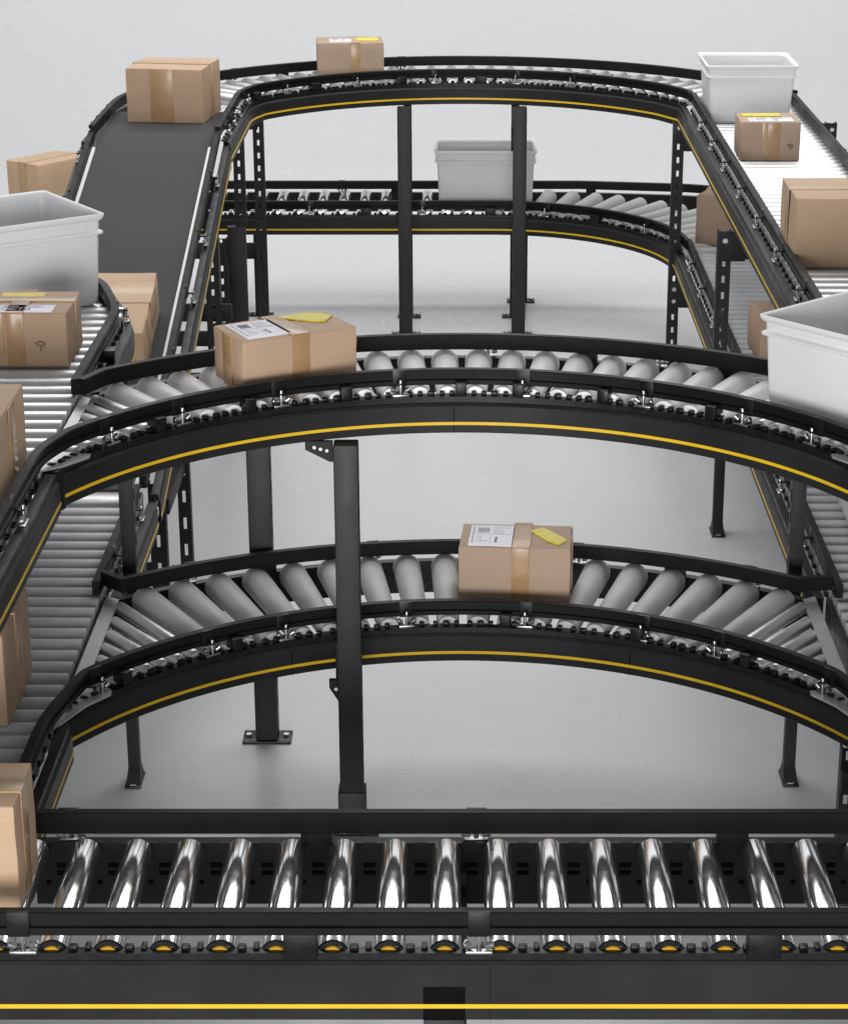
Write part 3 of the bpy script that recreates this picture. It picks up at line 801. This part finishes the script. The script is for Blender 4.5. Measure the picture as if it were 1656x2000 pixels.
carton('carton behind the belt ramp, half hidden by its left rail', -1.85, 9.83, LOW, 52, .30, .21, .20, 'cardboard_light', tapes=[('left', 0, .05), ('along', 0, .05, 'tape_pale')], marks=[])
# carton tilted on the ramp
sl_ang = -math.atan2(UP - LOW - .004, ry1 - ry0)
def ramp_z(y): return LOW + .004 + (y - ry0) * (UP - LOW - .004) / (ry1 - ry0)
yy = 6.71
carton('long carton lying tilted on the lower half of the belt ramp', -1.098, yy, ramp_z(yy) + .002, 0, .26, .385, .14, 'cardboard_light', tilt=-sl_ang, tapes=[('right', -.08, .05, 'tape_pale'), ('along', .06, .13, 'tape_pale')], flap=False)
# right hand cartons
g = from_front(.979, 7.70, 1.186, 7.70, .19)
carton('small carton with yellow tape and white label in front of the far right bin', g[0], g[1], UP, 0, g[3], .19, .135, 'cardboard_dull', tapes=[('front', .008, .05), ('front', -.02, .02, 'tape_pale', .12)], label_at=(-.075, .08, -.09, -.02), sticker=(-.02, .04, .07, .03), marks=[(.07, .05, .010)], flap=False)
carton('big plain carton with light taped top at the right edge', 1.118, 6.255, UP, 0, .355, .30, .198, 'cardboard_light', tapes=[('front', .03, .11, 'tape', .14), ('front', .045, .05, 'tape_pale', .198), ('along', .0, .05, 'tape_pale'), ('left', 0.0, .05)])
carton('carton at the lower back corner behind the right rail and slotted post', 1.155, 9.08, LOW, -26, .26, .30, .205, 'cardboard_dull', tapes=[('left', 0, .05), ('along', 0, .05)])
carton('carton on the lower right rollers, mostly hidden behind the near white bin', 1.125, 7.34, LOW, 4, .24, .22, .155, 'cardboard', tapes=[('front', -.07, .03, 'tape_pale')])

# ================================================================== BINS
def rr_loop(hx, hy, r, z, n=6):
    out = []
    for cx_, cy_, a0 in ((hx - r, hy - r, 0), (-hx + r, hy - r, 90), (-hx + r, -hy + r, 180), (hx - r, -hy + r, 270)):
        for i in range(n + 1):
            a_ = R(a0 + 90 * i / n); out.append((cx_ + r * cos(a_), cy_ + r * sin(a_), z))
    return out
def loft(m, loops, mm, cap0=True, cap1=True):
    n = len(loops[0]); vs = [p for l in loops for p in l]; fs = []
    for i in range(len(loops) - 1):
        for j in range(n): fs.append((i * n + j, i * n + (j + 1) % n, (i + 1) * n + (j + 1) % n, (i + 1) * n + j))
    if cap0: fs.append(tuple(range(n))[::-1])
    if cap1: fs.append(tuple(range((len(loops) - 1) * n, len(loops) * n)))
    m.add(vs, fs, mm)
def bin_(label, x, y, z, rz, w, d, h, flare=.014):
    t = thing('plastic_bin', label, 'bin', (x, y, z), R(rz), 'white plastic bins on the conveyors')
    hx, hy, r = w / 2, d / 2, .012
    m = MB(); s = flare; th = .004
    def L(e, z_, rr=r): return rr_loop(hx + e, hy + e, rr, z_)
    t1 = h * .78
    loops = [L(-.012, 0), L(-.010, .001), L(-.010, .012), L(-.001, .013), L(.0, .015)]
    for k in range(1, 5): loops.append(L(s * .55 * k / 4, .015 + (t1 - .015) * k / 4))
    loops += [L(s * .60, h * .80), L(s * .72, h * .93), L(s * .72 - th, h * .93)]
    for k in range(4, -1, -1): loops.append(L(s * .72 * k / 4 - th, .01 + (h * .93 - .01) * k / 4 * .999))
    loft(m, loops, 'bin_plastic', True, True)
    m.build('body', t, 40)
    q = MB()
    e0 = s * .72
    loft(q, [L(e0 - .003, h * .925), L(e0 + .004, h * .930), L(e0 + .008, h * .955), L(e0 + .011, h * .985), L(e0 + .010, h * 1.0), L(e0 + .007, h * 1.004), L(e0 - .002, h * .985), L(e0 - .005, h * .94), L(e0 - .003, h * .925)], 'bin_plastic', False, False)
    q.build('rim', t, 50)
    q = MB(); e1 = s * .56
    loft(q, [L(e1 - .003, t1 - .001), L(e1 + .006, t1), L(e1 + .009, t1 + .002), L(e1 + .009, t1 + .007), L(e1 + .006, t1 + .009), L(e1 - .001, t1 + .013), L(e1 - .003, t1 - .001)], 'bin_plastic', False, False)
    q.build('ridge', t, 50)
    return t
bin_('white bin at the left edge behind the carton with the umbrella mark', -1.215, 5.71, UP, 35, .40, .33, .247)
bin_('white bin on the far lower conveyor, seen between the two top posts', .110, 9.87, LOW, 0, .415, .27, .25)
bin_('white bin at the far right corner, farthest of the right hand row', 1.105, 8.60, UP, 0, .30, .30, .222, .022)
bin_('large white bin at the right where the upper curve meets the straight', .94, 4.80, UP, -48, .30, .40, .215)
bin_('white bin low at the right edge under the upper curve', 1.195, 5.60, LOW, 0, .30, .40, .20)

# ================================================================== LIGHT, WORLD, CAMERA
def area(name, loc, rot, sx, sy, power, col=(1, 1, 1)):
    l = bpy.data.lights.new(name, 'AREA'); l.shape = 'RECTANGLE'; l.size = sx; l.size_y = sy; l.energy = power; l.color = col
    o = bpy.data.objects.new(name, l); COL.objects.link(o); o.location = loc; o.rotation_euler = rot
    return o
area('softbox_back', (0, 8.4, 5.0), (R(20), 0, 0), 7.5, 3.4, 250)
area('fill_high', (0, 12.2, 5.85), (R(-62), 0, 0), 9.0, 1.3, 190)  # added unseen lamp, gives the chrome rollers their bright core
area('fill_front', (-1.0, -6.0, 1.9), (R(88), 0, R(-5)), 7.0, 2.6, 1050)  # added unseen fill, kept low to lift carton fronts more than floor
area('fill_wall', (0, 12.5, 5.5), (R(72), 0, 0), 12, 2.0, 400)  # added unseen lamp that brightens the backdrop

w = bpy.data.worlds.new('World'); S.world = w; w.use_nodes = True
bg = w.node_tree.nodes['Background']; bg.inputs[0].default_value = (.96, .98, 1, 1); bg.inputs[1].default_value = .20

cam = bpy.data.cameras.new('camera'); co = bpy.data.objects.new('camera', cam); COL.objects.link(co)
cam.sensor_fit = 'VERTICAL'; cam.sensor_height = 24; cam.lens = 24 * 4306 / 2000
cam.shift_x = -72 / 2000; cam.clip_start = .1; cam.clip_end = 100
co.location = (0, 0, CAM_Z); co.rotation_euler = (R(90 - 19.9), 0, 0)
S.camera = co
S.view_settings.view_transform = 'Standard'; S.view_settings.look = 'None'
S.view_settings.exposure = 0; S.view_settings.gamma = 1
S.render.engine = 'CYCLES'
S.cycles.use_denoising = True
S.cycles.max_bounces = 8
